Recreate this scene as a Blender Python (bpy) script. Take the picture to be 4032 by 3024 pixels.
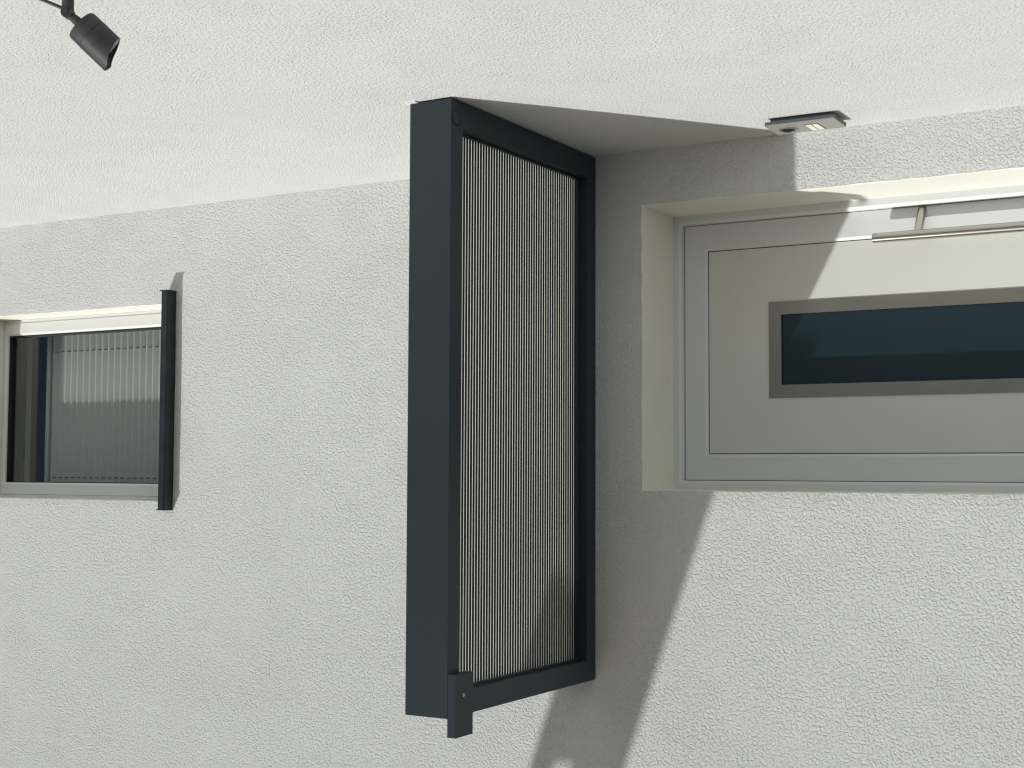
import bpy, bmesh, math, random
from mathutils import Vector, Matrix, noise

random.seed(7)
for o in list(bpy.data.objects):
    bpy.data.objects.remove(o)
scn = bpy.context.scene
COL = scn.collection

# All heights below are measured from the underside of the canopy; Z0 lifts them to the real ground level.
Z0 = 4.06

# ------------------------------------------------------------------ camera
F = Vector((0.060674, 0.860983, 0.505001))
R = Vector((0.998150, -0.054344, -0.027272))
U = Vector((-0.003963, -0.505722, 0.862688))
cam_d = bpy.data.cameras.new('camera')
cam = bpy.data.objects.new('camera', cam_d)
COL.objects.link(cam)
m = Matrix(((-U.x, R.x, -F.x), (-U.y, R.y, -F.y), (-U.z, R.z, -F.z))).to_4x4()
m.translation = Vector((-1.2219, -4.92343, -2.51441 + Z0))
cam.matrix_world = m
cam_d.sensor_fit = 'HORIZONTAL'
cam_d.sensor_width = 36
cam_d.lens = 50.58
cam_d.clip_end = 2000
cam_d.clip_start = 0.05
scn.camera = cam

# ------------------------------------------------------------------ light
SUN = Vector((1.513, 1.0, -0.775)).normalized()
world = bpy.data.worlds.new('World')
scn.world = world
world.use_nodes = True
wn = world.node_tree
sky = wn.nodes.new('ShaderNodeTexSky')
sky.sky_type = 'NISHITA'
sky.sun_disc = False
sky.sun_elevation = math.radians(23.1)
sky.sun_rotation = math.radians(236.5)
sky.air_density = 1.0
sky.dust_density = 2.0
sky.ozone_density = 1.0
bg = wn.nodes['Background']
bg.inputs['Strength'].default_value = 0.05
wn.links.new(sky.outputs[0], bg.inputs['Color'])

sun_d = bpy.data.lights.new('sun', 'SUN')
sun_d.energy = 3.25
sun_d.angle = math.radians(0.53)
sun_d.color = (1.0, 0.99, 0.96)
sun = bpy.data.objects.new('sun', sun_d)
sun.rotation_euler = SUN.to_track_quat('-Z', 'Y').to_euler()
sun.location = (-9, -6, 12)
COL.objects.link(sun)

scn.view_settings.view_transform = 'Standard'
scn.view_settings.look = 'None'
scn.view_settings.exposure = 0.0
scn.view_settings.gamma = 1.0
scn.view_settings.use_curve_mapping = False
scn.render.engine = 'CYCLES'
scn.cycles.filter_width = 1.25
scn.cycles.max_bounces = 10
scn.cycles.diffuse_bounces = 6
scn.cycles.transparent_max_bounces = 16

# ------------------------------------------------------------------ materials
def new_mat(name):
    mt = bpy.data.materials.new(name)
    mt.use_nodes = True
    nt = mt.node_tree
    return mt, nt, nt.nodes['Principled BSDF']

def node(nt, t, **kw):
    n = nt.nodes.new(t)
    for k, v in kw.items():
        setattr(n, k, v)
    return n

def noise_tex(nt, scale, detail=2.0, rough=0.5, dist=0.0, stretch=None):
    tc = node(nt, 'ShaderNodeTexCoord')
    n = node(nt, 'ShaderNodeTexNoise')
    n.inputs['Scale'].default_value = scale
    n.inputs['Detail'].default_value = detail
    n.inputs['Roughness'].default_value = rough
    n.inputs['Distortion'].default_value = dist
    src = tc.outputs['Object']
    if stretch:
        mp = node(nt, 'ShaderNodeMapping')
        mp.inputs['Scale'].default_value = stretch
        nt.links.new(src, mp.inputs['Vector'])
        src = mp.outputs['Vector']
    nt.links.new(src, n.inputs['Vector'])
    return n

def ramp(nt, src, stops):
    r = node(nt, 'ShaderNodeValToRGB')
    els = r.color_ramp.elements
    while len(els) < len(stops):
        els.new(0.5)
    for e, (p, c) in zip(els, stops):
        e.position = p
        e.color = (*c, 1) if len(c) == 3 else c
    nt.links.new(src, r.inputs['Fac'])
    return r

def maths(nt, op, a, b, clamp=False):
    n = node(nt, 'ShaderNodeMath', operation=op, use_clamp=clamp)
    for i, v in enumerate((a, b)):
        if isinstance(v, (int, float)):
            n.inputs[i].default_value = v
        else:
            nt.links.new(v, n.inputs[i])
    return n.outputs[0]

def plain(name, col, rough=0.5, metal=0.0, var=0.0, vscale=6.0, bump=0.0, bscale=200.0, spec=0.5):
    mt, nt, b = new_mat(name)
    b.inputs['Roughness'].default_value = rough
    b.inputs['Metallic'].default_value = metal
    b.inputs['Specular IOR Level'].default_value = spec
    b.inputs['Base Color'].default_value = (*col, 1)
    if var:
        n = noise_tex(nt, vscale, 5, 0.6)
        lo = tuple(c * (1 - var) for c in col)
        hi = tuple(min(1, c * (1 + var)) for c in col)
        r = ramp(nt, n.outputs['Fac'], [(0.3, lo), (0.7, hi)])
        nt.links.new(r.outputs[0], b.inputs['Base Color'])
    if bump:
        n = noise_tex(nt, bscale, 3, 0.6)
        bp = node(nt, 'ShaderNodeBump')
        bp.inputs['Strength'].default_value = 1.0
        bp.inputs['Distance'].default_value = bump
        nt.links.new(n.outputs['Fac'], bp.inputs['Height'])
        nt.links.new(bp.outputs[0], b.inputs['Normal'])
    return mt

def stucco(name, depth, scale, trowel=False):
    """Scraped mineral render: crumbly grains of about a centimetre with finer grit and shallow trowel waves."""
    mt, nt, b = new_mat(name)
    b.inputs['Roughness'].default_value = 0.92
    b.inputs['Specular IOR Level'].default_value = 0.15
    big = noise_tex(nt, 1.3, 3, 0.5)
    spk = noise_tex(nt, 160, 2, 0.6)
    c1 = ramp(nt, big.outputs['Fac'], [(0.3, (0.630, 0.652, 0.647)), (0.7, (0.650, 0.672, 0.666))])
    c2 = ramp(nt, spk.outputs['Fac'], [(0.28, (0.86, 0.85, 0.83)), (0.45, (1, 1, 1))])
    mx = node(nt, 'ShaderNodeMixRGB', blend_type='MULTIPLY')
    mx.inputs['Fac'].default_value = 0.6
    nt.links.new(c1.outputs[0], mx.inputs[1])
    nt.links.new(c2.outputs[0], mx.inputs[2])
    st = noise_tex(nt, 2.2, 4, 0.65, 0.6, stretch=(1.0, 1.0, 0.35))
    c3 = ramp(nt, st.outputs['Fac'], [(0.32, (0.955, 0.95, 0.935)), (0.55, (1, 1, 1))])
    mx2 = node(nt, 'ShaderNodeMixRGB', blend_type='MULTIPLY')
    mx2.inputs['Fac'].default_value = 0.25 if trowel else 0.6
    nt.links.new(mx.outputs[0], mx2.inputs[1])
    nt.links.new(c3.outputs[0], mx2.inputs[2])
    nt.links.new(mx2.outputs[0], b.inputs['Base Color'])
    g = noise_tex(nt, scale, 2.2, 0.5, 0.5)
    gr = ramp(nt, g.outputs['Fac'], [(0.37, (0, 0, 0)), (0.47, (0.60, 0.60, 0.60)), (0.56, (0.68, 0.68, 0.68)), (0.70, (1, 1, 1))])
    f = noise_tex(nt, scale * 3.1, 2, 0.5)
    patch = noise_tex(nt, 5.0, 2, 0.5)
    pr = ramp(nt, patch.outputs['Fac'], [(0.3, (0.7, 0.7, 0.7)), (0.7, (1, 1, 1))])
    h = maths(nt, 'ADD', maths(nt, 'MULTIPLY', gr.outputs[0], pr.outputs[0]), maths(nt, 'MULTIPLY', f.outputs['Fac'], 0.18))
    if trowel:   # smooth trowelled strip where the side wall meets the door wall, low down
        tc = node(nt, 'ShaderNodeTexCoord')
        sx = node(nt, 'ShaderNodeSeparateXYZ')
        nt.links.new(tc.outputs['Object'], sx.inputs[0])
        wob = noise_tex(nt, 9, 3, 0.6)
        yy = maths(nt, 'ADD', sx.outputs['Y'], maths(nt, 'MULTIPLY', wob.outputs['Fac'], 0.05))
        msk = node(nt, 'ShaderNodeMapRange')
        msk.inputs['From Min'].default_value = -0.12
        msk.inputs['From Max'].default_value = -0.06
        msk.inputs['To Min'].default_value = 1.0
        msk.inputs['To Max'].default_value = 0.3
        nt.links.new(yy, msk.inputs['Value'])
        h = maths(nt, 'MULTIPLY', h, msk.outputs[0])
    bp = node(nt, 'ShaderNodeBump')
    bp.inputs['Strength'].default_value = 1.0
    bp.inputs['Distance'].default_value = depth
    nt.links.new(h, bp.inputs['Height'])
    nt.links.new(bp.outputs[0], b.inputs['Normal'])
    return mt

M = {}
M['stucco'] = stucco('white_scraped_render', 0.0034, 104)
M['stucco_side'] = stucco('white_scraped_render_side', 0.0033, 112, True)
M['plaster'] = plain('smooth_reveal_plaster', (0.79, 0.785, 0.725), 0.9, var=0.02, bump=0.0012, bscale=70, spec=0.15)
M['anthracite'] = plain('anthracite_powder_coat', (0.019, 0.030, 0.037), 0.48, var=0.05, bump=0.00004, bscale=900, spec=0.4)
M['black_lamp'] = plain('weathered_black_plastic', (0.045, 0.049, 0.050), 0.55, var=0.25, vscale=30, bump=0.0002, bscale=120, spec=0.4)
M['sill'] = plain('black_aluminium_sill', (0.022, 0.026, 0.031), 0.4, var=0.3, vscale=18, spec=0.4)
M['door_white'] = plain('white_door_lacquer', (0.665, 0.69, 0.695), 0.42, var=0.01, vscale=3, spec=0.35)
M['door_panel'] = plain('warm_white_door_panel', (0.635, 0.65, 0.625), 0.5, var=0.01, vscale=3, spec=0.3)
M['upvc'] = plain('white_window_plastic', (0.71, 0.73, 0.72), 0.4, var=0.012, vscale=5, spec=0.35)
M['rubber'] = plain('dark_gasket', (0.012, 0.011, 0.014), 0.7)
M['door_glass'] = plain('dark_blue_satin_glass', (0.007, 0.022, 0.032), 0.26, var=0.06, vscale=2, spec=0.45)
M['room'] = plain('dim_room_paint', (0.34, 0.33, 0.31), 0.9)
M['blind'] = plain('pale_blind_slat', (0.69, 0.70, 0.68), 0.5, var=0.03)
M['cord'] = plain('grey_blind_cord', (0.10, 0.11, 0.10), 0.8)
M['grey_plate'] = plain('grey_intercom_housing', (0.075, 0.09, 0.098), 0.5, var=0.1, vscale=40)
M['nameplate'] = plain('cream_name_plate', (0.80, 0.80, 0.66), 0.45, var=0.06, vscale=90)
M['lens'] = plain('black_lens_glass', (0.006, 0.006, 0.01), 0.06, spec=0.8)
M['chrome'] = plain('chrome_ring', (0.55, 0.56, 0.58), 0.14, metal=1.0)
M['screw'] = plain('zinc_screw', (0.62, 0.63, 0.60), 0.35, metal=0.6)
M['concrete'] = plain('pale_concrete', (0.33, 0.34, 0.335), 0.9, var=0.12, vscale=8, bump=0.001, bscale=150)
M['paving'] = plain('grey_paving', (0.075, 0.08, 0.085), 0.9, var=0.15, vscale=4, bump=0.001, bscale=120)
M['timber'] = plain('weathered_timber', (0.16, 0.12, 0.09), 0.8, var=0.25, vscale=12, bump=0.0006, bscale=60)
M['reflector'] = plain('lamp_reflector', (0.62, 0.63, 0.62), 0.3, metal=0.3)

def brushed(name, col, stretch, rough):
    mt, nt, b = new_mat(name)
    b.inputs['Metallic'].default_value = 1.0
    n = noise_tex(nt, 60, 3, 0.6, stretch=stretch)
    big = noise_tex(nt, 5, 3, 0.6)
    mixv = maths(nt, 'ADD', maths(nt, 'MULTIPLY', n.outputs['Fac'], 0.6), maths(nt, 'MULTIPLY', big.outputs['Fac'], 0.4))
    r = ramp(nt, mixv, [(0.3, tuple(c * 0.86 for c in col)), (0.7, col)])
    nt.links.new(r.outputs[0], b.inputs['Base Color'])
    rr = ramp(nt, mixv, [(0.3, (rough * 0.8,) * 3), (0.7, (rough * 1.25,) * 3)])
    nt.links.new(rr.outputs[0], b.inputs['Roughness'])
    bp = node(nt, 'ShaderNodeBump')
    bp.inputs['Distance'].default_value = 0.0001
    nt.links.new(n.outputs['Fac'], bp.inputs['Height'])
    nt.links.new(bp.outputs[0], b.inputs['Normal'])
    return mt
M['steel_trim'] = brushed('brushed_steel_trim', (0.35, 0.33, 0.285), (8, 8, 0.6), 0.33)
M['steel_bar'] = brushed('brushed_steel_bar', (0.46, 0.45, 0.42), (6, 6, 0.5), 0.13)

def opal():
    mt, nt, b = new_mat('opal_acrylic')
    out = nt.nodes['Material Output']
    tr = node(nt, 'ShaderNodeBsdfTranslucent')
    tr.inputs['Color'].default_value = (0.94, 0.955, 0.93, 1)
    df = node(nt, 'ShaderNodeBsdfDiffuse')
    df.inputs['Color'].default_value = (0.75, 0.78, 0.73, 1)
    mx = node(nt, 'ShaderNodeMixShader')
    mx.inputs[0].default_value = 0.10
    nt.links.new(tr.outputs[0], mx.inputs[1])
    nt.links.new(df.outputs[0], mx.inputs[2])
    nt.links.new(mx.outputs[0], out.inputs['Surface'])
    return mt
M['opal'] = opal()

def pane():
    mt, nt, b = new_mat('window_glass')
    out = nt.nodes['Material Output']
    tr = node(nt, 'ShaderNodeBsdfTransparent')
    tr.inputs['Color'].default_value = (0.90, 0.925, 0.91, 1)
    gl = node(nt, 'ShaderNodeBsdfGlossy')
    gl.inputs['Roughness'].default_value = 0.02
    gl.inputs['Color'].default_value = (0.95, 0.97, 0.97, 1)
    lw = node(nt, 'ShaderNodeLayerWeight')
    lw.inputs['Blend'].default_value = 0.5
    fac = maths(nt, 'ADD', maths(nt, 'MULTIPLY', maths(nt, 'POWER', lw.outputs['Facing'], 4.0), 0.9), 0.09, True)
    mx = node(nt, 'ShaderNodeMixShader')
    nt.links.new(fac, mx.inputs[0])
    nt.links.new(tr.outputs[0], mx.inputs[1])
    nt.links.new(gl.outputs[0], mx.inputs[2])
    nt.links.new(mx.outputs[0], out.inputs['Surface'])
    return mt
M['pane'] = pane()

# ------------------------------------------------------------------ builders
def empty(name, loc, label, cat, group=None):
    o = bpy.data.objects.new(name, None)
    o.empty_display_size = 0.1
    o.location = (loc[0], loc[1], loc[2] + Z0)
    COL.objects.link(o)
    o['label'] = label
    o['category'] = cat
    if group:
        o['group'] = group
    return o

def world_loc(o):
    v = Vector((0, 0, 0))
    while o:
        v += o.location
        o = o.parent
    return v

def link(name, mesh, mat, parent=None, smooth=False):
    """mesh is in scene coordinates (heights from the canopy underside); it is re-based on its parent."""
    o = bpy.data.objects.new(name, mesh)
    COL.objects.link(o)
    off = Vector((0, 0, Z0))
    if parent:
        o.parent = parent
        off -= world_loc(parent)
    mesh.transform(Matrix.Translation(off))
    if isinstance(mat, str):
        mesh.materials.append(M[mat])
    else:
        for k in mat:
            mesh.materials.append(M[k])
    if smooth:
        for p in mesh.polygons:
            p.use_smooth = True
    return o

def bm_box(bm, x0, x1, y0, y1, z0, z1):
    vs = [bm.verts.new(c) for c in ((x0, y0, z0), (x1, y0, z0), (x1, y1, z0), (x0, y1, z0), (x0, y0, z1), (x1, y0, z1), (x1, y1, z1), (x0, y1, z1))]
    for f in ((3, 2, 1, 0), (4, 5, 6, 7), (0, 1, 5, 4), (1, 2, 6, 5), (2, 3, 7, 6), (3, 0, 4, 7)):
        bm.faces.new([vs[i] for i in f])
    return vs

def done(bm, name, bevel=0.0, seg=2):
    if bevel:
        bmesh.ops.bevel(bm, geom=[e for e in bm.edges if len(e.link_faces) == 2 and e.calc_face_angle(0) > 0.5], offset=bevel, segments=seg, affect='EDGES', profile=0.6)
    bmesh.ops.recalc_face_normals(bm, faces=bm.faces)
    me = bpy.data.meshes.new(name)
    bm.to_mesh(me)
    bm.free()
    return me

def box(name, b, mat, parent=None, bevel=0.0, seg=2):
    bm = bmesh.new()
    bm_box(bm, *b)
    return link(name, done(bm, name, bevel, seg), mat, parent)

def boxes(name, bl, mat, parent=None, bevel=0.0):
    bm = bmesh.new()
    for b in bl:
        bm_box(bm, *b)
    return link(name, done(bm, name, bevel), mat, parent)

def ring_frame(name, outer, inner, y0, y1, mat, parent, bevel=0.002, chamfer=0.0):
    """Rectangular frame in the door wall's plane: outer and inner are (x0, x1, z0, z1)."""
    bm = bmesh.new()
    def loop(r, y):
        return [bm.verts.new(c) for c in ((r[0], y, r[2]), (r[1], y, r[2]), (r[1], y, r[3]), (r[0], y, r[3]))]
    c = chamfer
    of, ob, ib = loop(outer, y0), loop(outer, y1), loop(inner, y1)
    inf = loop((inner[0] - c, inner[1] + c, inner[2] - c, inner[3] + c), y0)
    if c:    # sloped glazing edge round the opening
        ch = inf
        inf = loop(inner, y0 + c * 0.75)
    for i in range(4):
        j = (i + 1) % 4
        if c:
            bm.faces.new((of[i], of[j], ch[j], ch[i]))
            bm.faces.new((ch[i], ch[j], inf[j], inf[i]))
        else:
            bm.faces.new((of[i], of[j], inf[j], inf[i]))
        bm.faces.new((ob[j], ob[i], ib[i], ib[j]))
        bm.faces.new((of[j], of[i], ob[i], ob[j]))
        bm.faces.new((inf[i], inf[j], ib[j], ib[i]))
    return link(name, done(bm, name, bevel), mat, parent)

def tube(bm, p0, p1, r0, r1=None, n=24, caps=True):
    p0, p1 = Vector(p0), Vector(p1)
    r1 = r0 if r1 is None else r1
    ax = (p1 - p0).normalized()
    a = ax.orthogonal().normalized()
    b = ax.cross(a)
    c0 = [bm.verts.new(p0 + (a * math.cos(t) + b * math.sin(t)) * r0) for t in [2 * math.pi * i / n for i in range(n)]]
    c1 = [bm.verts.new(p1 + (a * math.cos(t) + b * math.sin(t)) * r1) for t in [2 * math.pi * i / n for i in range(n)]]
    for i in range(n):
        bm.faces.new((c0[i], c0[(i + 1) % n], c1[(i + 1) % n], c1[i]))
    if caps:
        bm.faces.new(c0[::-1])
        bm.faces.new(c1)

def lathe(bm, origin, axis, prof, n=32, ref=None):
    """Revolve (distance along axis, radius) pairs."""
    origin, ax = Vector(origin), Vector(axis).normalized()
    a = (ref - ax * ref.dot(ax)).normalized() if ref else ax.orthogonal().normalized()
    b = ax.cross(a)
    rings = []
    for d, r in prof:
        rings.append([bm.verts.new(origin + ax * d + (a * math.cos(t) + b * math.sin(t)) * max(r, 1e-5)) for t in [2 * math.pi * i / n for i in range(n)]])
    for k in range(len(rings) - 1):
        for i in range(n):
            bm.faces.new((rings[k][i], rings[k][(i + 1) % n], rings[k + 1][(i + 1) % n], rings[k + 1][i]))
    return rings

def autosmooth(o, ang=35):
    me = o.data
    for p in me.polygons:
        p.use_smooth = True
    bm = bmesh.new()
    bm.from_mesh(me)
    for e in bm.edges:
        if len(e.link_faces) == 2 and e.calc_face_angle(0) > math.radians(ang):
            e.smooth = False
    bm.to_mesh(me)
    bm.free()
    return o

def struct(o):
    o['kind'] = 'structure'
    return o

# ------------------------------------------------------------------ ground, landing, steps
G = -Z0
bm = bmesh.new()
vs = [bm.verts.new(c) for c in ((-600, -600, G), (600, -600, G), (600, 600, G), (-600, 600, G))]
bm.faces.new(vs)
struct(link('ground', done(bm, 'ground'), 'paving'))
LAND = -2.31
struct(box('landing', (-2.3, -0.012, -1.5, 0.30, G + 0.004, LAND), 'concrete', None, 0.008))
nst = 9
rise = (LAND - G) / (nst + 1)
steps = bpy.data.objects.new('entrance_steps', None)
COL.objects.link(steps)
steps.location = (-1.0, -1.5, 0)
steps['label'] = 'flight of pale concrete steps leading up to the door landing'
steps['category'] = 'steps'
for i in range(nst):
    zt = LAND - rise * (i + 1)
    box('step', (-2.0, -0.012, -1.502 - 0.28 * (i + 1), -1.502 - 0.28 * i, G + 0.004, zt), 'concrete', steps, 0.006)

# ------------------------------------------------------------------ house walls
XL, XR, ZT, RV = -1.2923, -0.2079, -0.1944, 0.287          # door opening and its depth
WX0, WX1, WZ0, WZ1, WRV = -1.366, -0.449, 2.19, 3.53, 0.165  # window opening
house = empty('rendered_house', (-1.0, 0.5, G), 'white rendered house walls meeting in a corner beside the front door', 'house')

def cuts(a, b, step, must):
    """Sorted cut positions from a to b about `step` apart that pass through every value in `must`."""
    pts = sorted(set([a, b] + [c for c in must if a < c < b]))
    out = []
    for p, q in zip(pts, pts[1:]):
        n = max(1, round((q - p) / step))
        out += [p + (q - p) * i / n for i in range(n)]
    return out + [b]

def wob(p, s, seed):
    return noise.noise(Vector((p[0] * s + seed, p[1] * s, p[2] * s - seed)))

def front_wall():
    xs = [-9.0, -7.0, -5.0] + cuts(-3.0, 0.0, 0.03, [XL, XR, WX0, WX1])
    zs = [G, -3.0] + cuts(LAND, 4.2, 0.03, [ZT, WZ0, WZ1]) + [5.5]
    verts, faces, idx = [], [], {}
    def inside(x, z):
        return (XL < x < XR and z < ZT) or (WX0 < x < WX1 and WZ0 < z < WZ1)
    def edge(x, z):
        d = (abs(x - XL) < 1e-6 or abs(x - XR) < 1e-6) and z <= ZT + 1e-6 or abs(z - ZT) < 1e-6 and XL - 1e-6 <= x <= XR + 1e-6
        w = (abs(x - WX0) < 1e-6 or abs(x - WX1) < 1e-6) and WZ0 - 1e-6 <= z <= WZ1 + 1e-6 or (abs(z - WZ0) < 1e-6 or abs(z - WZ1) < 1e-6) and WX0 - 1e-6 <= x <= WX1 + 1e-6
        return d or w
    def vert(x, z):
        k = (round(x, 5), round(z, 5))
        if k not in idx:
            y = 0.0025 * wob((x, 0, z), 2.2, 3) + 0.0012 * wob((x, 0, z), 9, 5)
            px, pz = x, z
            if edge(x, z):
                px += 0.0035 * wob((x, 1, z), 23, 1)
                pz += 0.0035 * wob((x, 2, z), 23, 2)
                y += 0.003
            idx[k] = len(verts)
            verts.append((px, y, pz))
        return idx[k]
    for i in range(len(xs) - 1):
        for j in range(len(zs) - 1):
            if inside((xs[i] + xs[i + 1]) / 2, (zs[j] + zs[j + 1]) / 2):
                continue
            faces.append((vert(xs[i], zs[j]), vert(xs[i + 1], zs[j]), vert(xs[i + 1], zs[j + 1]), vert(xs[i], zs[j + 1])))
    me = bpy.data.meshes.new('wall')
    me.from_pydata(verts, [], faces)
    # reveals: strips from the wavy wall edge back to the frames
    def reveal(path, depth, close):
        rv, rf = [], []
        cols = [0.0, 0.012, depth * 0.5, depth]
        for (x, z, ix, iz) in path:
            bx, by, bz = verts[vert(x, z)]
            for k, d in enumerate(cols):
                t = 0 if k == 0 else 1
                ins = 0.0 if k == 0 else 0.003
                rv.append((bx + (x - bx) * t * 0.8 + ix * ins, by - 0.0008 if k == 0 else d, bz + (z - bz) * t * 0.8 + iz * ins))
        n = len(cols)
        for a in range(len(path) - 1):
            for k in range(n - 1):
                rf.append((a * n + k, a * n + k + 1, (a + 1) * n + k + 1, (a + 1) * n + k))
        mm = bpy.data.meshes.new('reveal')
        mm.from_pydata(rv, [], rf)
        return mm
    dz = [z for z in zs if LAND - 1e-6 <= z <= ZT + 1e-6]
    dx = [x for x in xs if XL - 1e-6 <= x <= XR + 1e-6]
    dpath = [(XL, z, 1, 0) for z in dz[:-1]] + [(XL, ZT, 1, -1)] + [(x, ZT, 0, -1) for x in dx[1:-1]] + [(XR, ZT, -1, -1)] + [(XR, z, -1, 0) for z in dz[::-1][1:]]
    wz = [z for z in zs if WZ0 - 1e-6 <= z <= WZ1 + 1e-6]
    wx = [x for x in xs if WX0 - 1e-6 <= x <= WX1 + 1e-6]
    wpath = [(WX0, z, 1, 0) for z in wz[:-1]] + [(WX0, WZ1, 1, -1)] + [(x, WZ1, 0, -1) for x in wx[1:-1]] + [(WX1, WZ1, -1, -1)] + [(WX1, z, -1, 0) for z in wz[::-1][1:]]
    w = link('front_wall', me, 'stucco', house)
    link('door_reveal', reveal(dpath, RV + 0.03, False), 'plaster', house)
    link('window_reveal', reveal(wpath, WRV + 0.03, False), 'plaster', house)
    return w
autosmooth(front_wall(), 60)
boxes('wall_core', [(-9, -1.40, 0.02, 0.37, G, 5.5), (-0.195, 0.3, 0.02, 0.37, G, 5.5), (-1.398, -0.197, 0.02, 0.37, -0.17, 2.15), (-1.398, -0.197, 0.02, 0.37, 3.55, 5.5),
                    (-1.398, -1.31, 0.02, 0.37, G, -0.172), (-0.43, -0.197, 0.02, 0.37, 2.152, 3.548)], 'plaster', house)

def side_wall():
    ys = [-4.6, -4.0, -3.4] + cuts(-2.9, 0.0, 0.03, [])
    zs = [G, -3.0] + cuts(LAND, 4.2, 0.03, []) + [5.5]
    verts = [(0.0022 * wob((0, y, z), 1.3, 11) + 0.0006 * wob((0, y, z), 7, 6) - 0.001, y, z) for y in ys for z in zs]
    n = len(zs)
    faces = [(i * n + j, (i + 1) * n + j, (i + 1) * n + j + 1, i * n + j + 1) for i in range(len(ys) - 1) for j in range(n - 1)]
    faces = [f[::-1] for f in faces]
    me = bpy.data.meshes.new('side_wall')
    me.from_pydata(verts, [], faces)
    return link('side_wall', me, 'stucco_side', house)
autosmooth(side_wall(), 60)
box('side_wall_core', (0.02, 0.4, -4.58, 0.018, G, 5.5), 'plaster', house)
# room behind the upper window
boxes('upper_room', [(-2.6, 0.6, 3.0, 3.05, 1.6, 4.6), (-2.65, -2.6, 0.375, 3.05, 1.6, 4.6), (0.6, 0.65, 0.375, 3.05, 1.6, 4.6), (-2.65, 0.65, 0.375, 3.05, 1.55, 1.6), (-2.65, 0.65, 0.375, 3.05, 4.6, 4.65)], 'room', house)

# ------------------------------------------------------------------ front door (part of the house)
FX0, FX1, FZ = -1.2545, -0.2471, -0.2307
door = ring_frame('front_door', (XL + 0.002, XR - 0.002, LAND - 0.05, ZT - 0.002), (FX0, FX1, LAND + 0.02, FZ), 0.287, 0.40, 'door_white', house, 0.0012, 0.011)
door['label'] = 'white front door with narrow dark glass strip and steel bar handle'
ring_frame('door_gasket', (FX0 - 0.01, FX1 + 0.01, LAND + 0.0, FZ + 0.01), (FX0 + 0.012, FX1 - 0.012, LAND + 0.035, FZ - 0.012), 0.333, 0.36, 'rubber', door, 0)
SX0, SX1, SZ = -1.1497, -0.354, -0.3301
ring_frame('door_sash', (FX0 + 0.0025, FX1 - 0.0025, LAND + 0.024, FZ - 0.0035), (SX0 - 0.002, SX1 + 0.002, LAND + 0.13, SZ + 0.002), 0.319, 0.39, 'door_white', door, 0.0012, 0.010)
ring_frame('panel_gasket', (SX0 - 0.006, SX1 + 0.006, LAND + 0.12, SZ + 0.006), (SX0 + 0.006, SX1 - 0.006, LAND + 0.14, SZ - 0.006), 0.3345, 0.38, 'rubber', door, 0)
GX0, GX1, GZ = -0.9376, -0.5677, -0.5778
ring_frame('door_panel', (SX0 + 0.0015, SX1 - 0.0015, LAND + 0.134, SZ - 0.0015), (-0.906, -0.598, LAND + 0.385, -0.606), 0.3305, 0.385, 'door_panel', door, 0.0015)
ring_frame('steel_surround', (GX0, GX1, LAND + 0.36, GZ), (-0.8879, -0.6176, LAND + 0.41, -0.6281), 0.3275, 0.333, 'steel_trim', door, 0.0008)
box('glass_pane', (-0.905, -0.599, 0.336, 0.350, LAND + 0.386, -0.607), 'door_glass', door)
# bar handle on slanted stand-offs
HX, HY = -0.3655, 0.2465
bm = bmesh.new()
rb = 0.0185
for (d0, r0, d1, r1) in ((-2.2, rb, -1.0105, rb),):
    lathe(bm, (HX, HY, 0), (0, 0, 1), [(d0, 0.0), (d0, r0 - 0.002), (d0 + 0.002, r0), (d1 - 0.002, r1), (d1, r1 - 0.002), (d1, 0)], 40)
h = link('pull_handle', done(bm, 'pull_handle'), 'steel_bar', door)
autosmooth(h)
bm = bmesh.new()
bm.free()
for zz in (-1.172, -2.03):
    bm = bmesh.new()
    tube(bm, (-0.258, 0.324, zz), (HX + 0.003, HY + 0.004, zz), 0.0162, n=28)
    autosmooth(link('handle_stand_off', done(bm, 'handle_stand_off'), 'steel_bar', door))

# ------------------------------------------------------------------ upper window (part of the house)
win = ring_frame('upper_window', (WX0 + 0.004, WX1 - 0.004, WZ0 + 0.03, WZ1 + 0.05), (WX0 + 0.018, WX1 - 0.021, WZ0 + 0.05, WZ1 - 0.005), WRV, 0.25, 'upvc', house, 0.003)
win['label'] = 'white framed upper window with a grey blind behind the glass'
ring_frame('window_sash', (WX0 + 0.019, WX1 - 0.022, WZ0 + 0.051, WZ1 - 0.006), (-1.288, -0.532, WZ0 + 0.12, WZ1 - 0.03), WRV - 0.004, 0.235, 'upvc', win, 0.0015, 0.010)
ring_frame('glazing_gasket', (-1.290, -0.530, WZ0 + 0.118, WZ1 - 0.028), (-1.284, -0.540, WZ0 + 0.126, WZ1 - 0.037), WRV + 0.012, 0.225, 'rubber', win, 0)
box('glass_pane', (-1.289, -0.531, 0.196, 0.200, WZ0 + 0.119, WZ1 - 0.029), 'pane', win)
boxes('shutter_guide', [(-1.284, -0.541, 0.215, 0.24, WZ1 - 0.055, WZ1 - 0.037), (-1.284, -0.541, 0.222, 0.24, WZ1 - 0.09, WZ1 - 0.062)], 'rubber', win, 0.002)
bm = bmesh.new()
prof = [(0.16, 2.232), (-0.048, 2.216), (-0.056, 2.213), (-0.057, 2.180), (-0.052, 2.176), (0.16, 2.176)]
a = [bm.verts.new((-1.404, y, z)) for y, z in prof]
b_ = [bm.verts.new((-0.397, y, z)) for y, z in prof]
bm.faces.new(a)
bm.faces.new(b_[::-1])
for i in range(len(prof)):
    j = (i + 1) % len(prof)
    bm.faces.new((a[i], b_[i], b_[j], a[j]))
sill = link('window_sill', done(bm, 'window_sill', 0.0012, 1), 'sill', win)
sill['label'] = 'black metal window sill'
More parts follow.
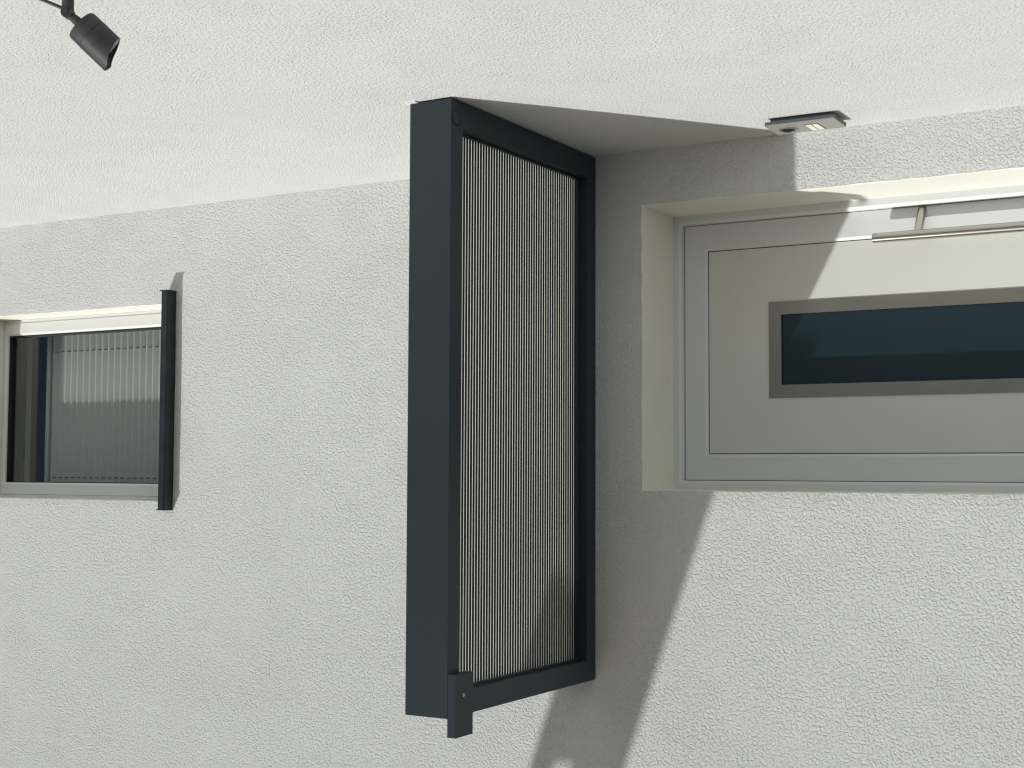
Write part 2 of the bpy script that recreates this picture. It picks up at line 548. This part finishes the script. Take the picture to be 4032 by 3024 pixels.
for xx in (-1.4055, -0.3985):
    box('sill_end_cap', (xx, xx + 0.004, -0.058, 0.0, 2.172, 2.224), 'sill', win, 0.001)

# ------------------------------------------------------------------ blind behind the window
blind = empty('venetian_blind', (-0.91, 0.32, 2.2), 'pale grey venetian blind of wide slats behind the upper window', 'blind')
BX0, BX1, BY = -1.30, -0.50, 0.335
box('head_rail', (BX0, BX1, BY - 0.02, BY + 0.02, 3.352, 3.376), 'blind', blind, 0.003)
bm = bmesh.new()
# bent slat: upright front lip, then a face sloping back into the room
sec = [(-0.0105, 0.024), (-0.0112, 0.019), (-0.0105, 0.0145), (-0.0035, 0.001), (0.0035, -0.012), (0.0105, -0.026)]
fr_ = [[bm.verts.new((x, y, z)) for x in (BX0, BX1)] for y, z in sec]
bk_ = [[bm.verts.new((x, y + 0.0009, z + 0.0002)) for x in (BX0, BX1)] for y, z in sec]
for i in range(len(sec) - 1):
    bm.faces.new((fr_[i][0], fr_[i][1], fr_[i + 1][1], fr_[i + 1][0]))
    bm.faces.new((bk_[i][1], bk_[i][0], bk_[i + 1][0], bk_[i + 1][1]))
bm.faces.new((fr_[0][1], fr_[0][0], bk_[0][0], bk_[0][1]))
bm.faces.new((fr_[-1][0], fr_[-1][1], bk_[-1][1], bk_[-1][0]))
slat_me = done(bm, 'slat')
slat_me.materials.append(M['blind'])
bl = world_loc(blind)
nsl = 25
for k in range(nsl):
    s = bpy.data.objects.new('slat', slat_me)
    COL.objects.link(s)
    s.parent = blind
    s.location = Vector((0, BY, 3.318 - 0.0440 * k + Z0)) - bl
bm = bmesh.new()
bm_box(bm, BX0, BX1, BY - 0.015, BY + 0.015, 2.215, 2.24)
link('bottom_rail', done(bm, 'bottom_rail', 0.003), 'blind', blind)
for xx in (-0.61, -1.262):
    bm = bmesh.new()
    tube(bm, (xx, BY - 0.0065, 3.355), (xx, BY - 0.0065, 2.24), 0.0022, n=8)
    link('ladder_cord', done(bm, 'ladder_cord'), 'cord', blind)

# ------------------------------------------------------------------ canopy over the door
CR, CL, CD, CH = -0.0078, -2.0078, -1.0365, 0.1606
canopy = empty('door_canopy', (-1.0, -0.5, 0), 'anthracite flat box canopy with striped translucent underside above the front door', 'canopy')
bm = bmesh.new()   # L-shaped front: square tube below, thin upstand plate above
pf = [(CD, 0), (CD + 0.0735, 0), (CD + 0.0735, 0.066), (CD + 0.006, 0.066), (CD + 0.006, CH), (CD, CH)]
a = [bm.verts.new((CL, y, z)) for y, z in pf]
b_ = [bm.verts.new((CR, y, z)) for y, z in pf]
bm.faces.new(a)
bm.faces.new(b_[::-1])
for i in range(len(pf)):
    j = (i + 1) % len(pf)
    bm.faces.new((a[i], b_[i], b_[j], a[j]))
link('front_fascia', done(bm, 'front_fascia', 0.0016), 'anthracite', canopy)
box('rear_rail', (CL, CR, -0.0735, -0.0035, 0.0, CH - 0.004), 'anthracite', canopy, 0.0016)
yA, yB = CD + 0.0743, -0.0743
box('side_rail', (CL, CL + 0.077, yA, yB, 0.0, 0.064), 'anthracite', canopy, 0.0016)
box('side_rail', (CR - 0.088, CR, yA, yB, 0.0, 0.064), 'anthracite', canopy, 0.0016)
IX0, IX1 = CL + 0.078, CR - 0.089
boxes('retaining_lip', [(IX0, IX1, yB - 0.006, yB, 0.030, 0.040), (IX0, IX1, yA, yA + 0.006, 0.030, 0.040), (IX0, IX0 + 0.007, yA + 0.007, yB - 0.007, 0.030, 0.040), (IX1 - 0.007, IX1, yA + 0.007, yB - 0.007, 0.030, 0.040)], 'anthracite', canopy)
sheet = box('opal_sheet', (IX0, IX1, yA, yB, 0.052, 0.060), 'opal', canopy)
NR = 50
pitch = (yB - yA - 0.004) / NR
strip_me = None
for k in range(NR):
    yc = yA + 0.002 + pitch * (k + 0.5)
    if strip_me is None:
        bm = bmesh.new()
        bm_box(bm, IX0 + 0.0005, IX1 - 0.0005, -pitch * 0.362, pitch * 0.362, -0.0004, 0.0004)
        strip_me = done(bm, 'slat')
        strip_me.materials.append(M['rubber'])
    s = bpy.data.objects.new('slat', strip_me)
    COL.objects.link(s)
    s.parent = canopy
    s.location = Vector((0, yc, 0.046 + Z0)) - world_loc(canopy)
# round blanking plug under the front right corner
bm = bmesh.new()
lathe(bm, (-0.066, CD + 0.036, -0.0035), (0, 0, 1), [(0, 0), (0, 0.0225), (0.0012, 0.0245), (0.0032, 0.025), (0.0034, 0)], 32)
p = link('blanking_plug', done(bm, 'blanking_plug'), 'anthracite', canopy)
autosmooth(p)
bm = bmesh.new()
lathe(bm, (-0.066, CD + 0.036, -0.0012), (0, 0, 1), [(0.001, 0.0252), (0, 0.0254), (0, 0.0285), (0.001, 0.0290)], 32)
link('plug_shadow_ring', done(bm, 'plug_shadow_ring'), 'rubber', canopy)  # dark ring standing in for the shadow crescent round the plug
# drain box under the front left corner
sp = box('drain_spout', (-2.0665, -1.868, CD + 0.001, CD + 0.105, -0.031, -0.0006), 'anthracite', canopy, 0.0012)
bm = bmesh.new()
lathe(bm, (-1.936, CD + 0.047, -0.0335), (0, 0, 1), [(0.0015, 0), (0.0015, 0.0022), (0, 0.0028), (0, 0.0050), (0.0012, 0.0056), (0.0026, 0.0056)], 24)
autosmooth(link('screw_head', done(bm, 'screw_head'), 'screw', sp))
# thin sealing strip at the top of the fascia
box('wall_seal', (CR + 0.0006, CR + 0.0066, CD + 0.004, -0.02, 0.045, CH - 0.003), 'rubber', canopy)
box('seal_end', (CR + 0.0004, CR + 0.007, CD - 0.016, CD + 0.02, CH - 0.030, CH + 0.014), 'upvc', canopy, 0.001)

# ------------------------------------------------------------------ door intercom on the side wall
ic = empty('door_intercom', (0, -0.18, -1.03), 'flat grey door intercom with camera dome and two name buttons on the side wall', 'intercom')
box('mounting_plate', (-0.0155, 0.004, -0.233, -0.130, -1.010, -0.796), 'grey_plate', ic, 0.001)
box('housing', (-0.026, -0.0156, -0.251, -0.112, -1.026, -0.782), 'grey_plate', ic, 0.0012)
M['face'] = plain('satin_aluminium_face', (0.37, 0.365, 0.34), 0.42, metal=0.35, var=0.05, vscale=10)
face = box('front_plate', (-0.0305, -0.0262, -0.2505, -0.1125, -1.0255, -0.7825), 'face', ic, 0.001)
bm = bmesh.new()
lathe(bm, (-0.0306, -0.179, -0.842), (-1, 0, 0), [(0, 0.033), (0.003, 0.033), (0.0045, 0.031), (0.0045, 0.026), (0.001, 0.025)], 36)
autosmooth(link('camera_ring', done(bm, 'camera_ring'), 'chrome', ic))
bm = bmesh.new()
lathe(bm, (-0.0306, -0.179, -0.842), (-1, 0, 0), [(0.0, 0.0255)] + [(0.011 * math.sin(t), 0.0255 * math.cos(t)) for t in [0.15 * i for i in range(1, 11)]] + [(0.011, 0)], 36)
autosmooth(link('camera_dome', done(bm, 'camera_dome'), 'lens', ic), 80)
box('button_frame', (-0.0312, -0.0304, -0.214, -0.123, -0.959, -0.909), 'rubber', ic)
for z0_ in (-0.9565, -0.9325):
    box('name_button', (-0.0325, -0.0306, -0.210, -0.127, z0_, z0_ + 0.0205), 'nameplate', ic, 0.0008)

# ------------------------------------------------------------------ wall spotlight on the side wall
PB, PF = Vector((-0.1616, -2.5523, 0.073)), Vector((-0.2382, -2.5081, 0.0067))
ax = ((PF - PB).normalized() + F * 0.19).normalized()
sp0 = PB + ax * 0.0055
vis = (-R * 0.72 + U * 0.70)
vis = (vis - ax * vis.dot(ax)).normalized()
lamp = empty('wall_spotlight', (0, -2.57, 0.09), 'small black cylindrical spotlight angled downward on an arm from the side wall', 'spotlight')
RL, LL = 0.0405, 0.100
bm = bmesh.new()
n = 56
prof = [(0.0, 0.0), (0.0, RL - 0.008), (0.0025, RL - 0.003), (0.008, RL - 0.0003), (0.034, RL), (0.0345, RL - 0.0012), (0.0365, RL - 0.0012), (0.037, RL + 0.0004), (0.082, RL + 0.0004)]
rings = lathe(bm, sp0, ax, prof, n, vis)
b2 = ax.cross(vis)
def rim(t):
    c = math.cos(t)
    k = min(c, 0.62)
    return LL + 0.013 * k + 0.016 * max(0, k) ** 2
outer, inner, deep = [], [], []
for i in range(n):
    t = 2 * math.pi * i / n
    d = vis * math.cos(t) + b2 * math.sin(t)
    outer.append(bm.verts.new(sp0 + ax * rim(t) + d * (RL + 0.0004)))
    inner.append(bm.verts.new(sp0 + ax * (rim(t) - 0.0004) + d * (RL - 0.0024)))
    deep.append(bm.verts.new(sp0 + ax * 0.060 + d * (RL - 0.0024)))
for i in range(n):
    j = (i + 1) % n
    bm.faces.new((rings[-1][i], rings[-1][j], outer[j], outer[i]))
    bm.faces.new((outer[i], outer[j], inner[j], inner[i]))
    bm.faces.new((inner[i], inner[j], deep[j], deep[i]))
o = link('lamp_head', done(bm, 'lamp_head'), 'black_lamp', lamp)
autosmooth(o, 40)
bm = bmesh.new()
lathe(bm, sp0 + ax * 0.0, ax, [(0.066, 0.0), (0.067, 0.014), (0.074, 0.025), (0.088, RL - 0.0028)], 40, vis)
autosmooth(link('reflector', done(bm, 'reflector'), 'reflector', lamp), 60)
# knuckle: two cheeks and a bolt, then the arm to the wall
J = Vector((-0.1405, -2.566, 0.0935))
bm = bmesh.new()
tube(bm, J, sp0 + ax * 0.002, 0.0085, 0.0125, 24)
o = link('neck', done(bm, 'neck', 0.001, 1), 'black_lamp', lamp)
autosmooth(o)
bm = bmesh.new()
tube(bm, J - F * 0.013, J + F * 0.013, 0.0135, 0.0135, 28)
autosmooth(link('knuckle', done(bm, 'knuckle', 0.0025, 2), 'black_lamp', lamp))
bm = bmesh.new()
tube(bm, J - F * 0.0165, J - F * 0.0125, 0.0055, 0.0055, 6)
link('knuckle_bolt', done(bm, 'knuckle_bolt'), 'black_lamp', lamp)
bm = bmesh.new()
A1 = Vector((-0.004, J.y - 0.006, J.z - 0.002))
d = (A1 - J).normalized()
tube(bm, J + d * 0.004, A1, 0.0140, 0.0150, 28)
autosmooth(link('arm', done(bm, 'arm', 0.0015, 2), 'black_lamp', lamp))
bm = bmesh.new()
tube(bm, (-0.024, A1.y, A1.z), (0.002, A1.y, A1.z), 0.045, 0.048, 36)
autosmooth(link('wall_rose', done(bm, 'wall_rose', 0.003, 2), 'black_lamp', lamp))
bm = bmesh.new()
cpts = [J + Vector((0.008, -0.004, 0.004)) + (Vector((-0.1102, -2.596, 0.1412)) - Vector((-0.1298, -2.5708, 0.1007))) * t for t in (0, 0.5, 1.0, 1.7, 2.4)]
cpts += [Vector((-0.05, -2.66, 0.24)), Vector((-0.012, -2.67, 0.27)), Vector((0.003, -2.675, 0.275))]
for a_, b__ in zip(cpts, cpts[1:]):
    tube(bm, a_, b__, 0.0042, 0.0042, 14)
autosmooth(link('power_cable', done(bm, 'power_cable'), 'black_lamp', lamp), 60)

# ------------------------------------------------------------------ added board frame, out of view, shaped to cast the diagonal wall shadow
caster = empty('shadow_caster_frame', (-7.2, -2.3, G), 'sloping timber frame on two posts, added out of view to cast a wall shadow', 'shadow_caster')
sl = -0.354
def caster_board(name, xa, xb, lo, hi):
    bm = bmesh.new()
    vs = bm_box(bm, xa, xb, -2.34, -2.28, 0, 1)
    for v in vs:
        base = 1.297 + sl * (v.co.x + 4.75)
        v.co.z = base + (lo if v.co.z < 0.5 else hi)
    return link(name, done(bm, name, 0.004), 'timber', caster)
caster_board('lower_board', -8.4, -4.75, 0.0, 0.205)
caster_board('upper_board', -8.4, -4.75, 0.295, 0.380)
caster_board('infill_board', -5.79, -4.75, 0.207, 0.293)
for xx in (-7.9, -6.7):
    box('post', (xx - 0.06, xx + 0.06, -2.40, -2.342, G, 1.36 + sl * (xx + 4.75)), 'timber', caster, 0.005)
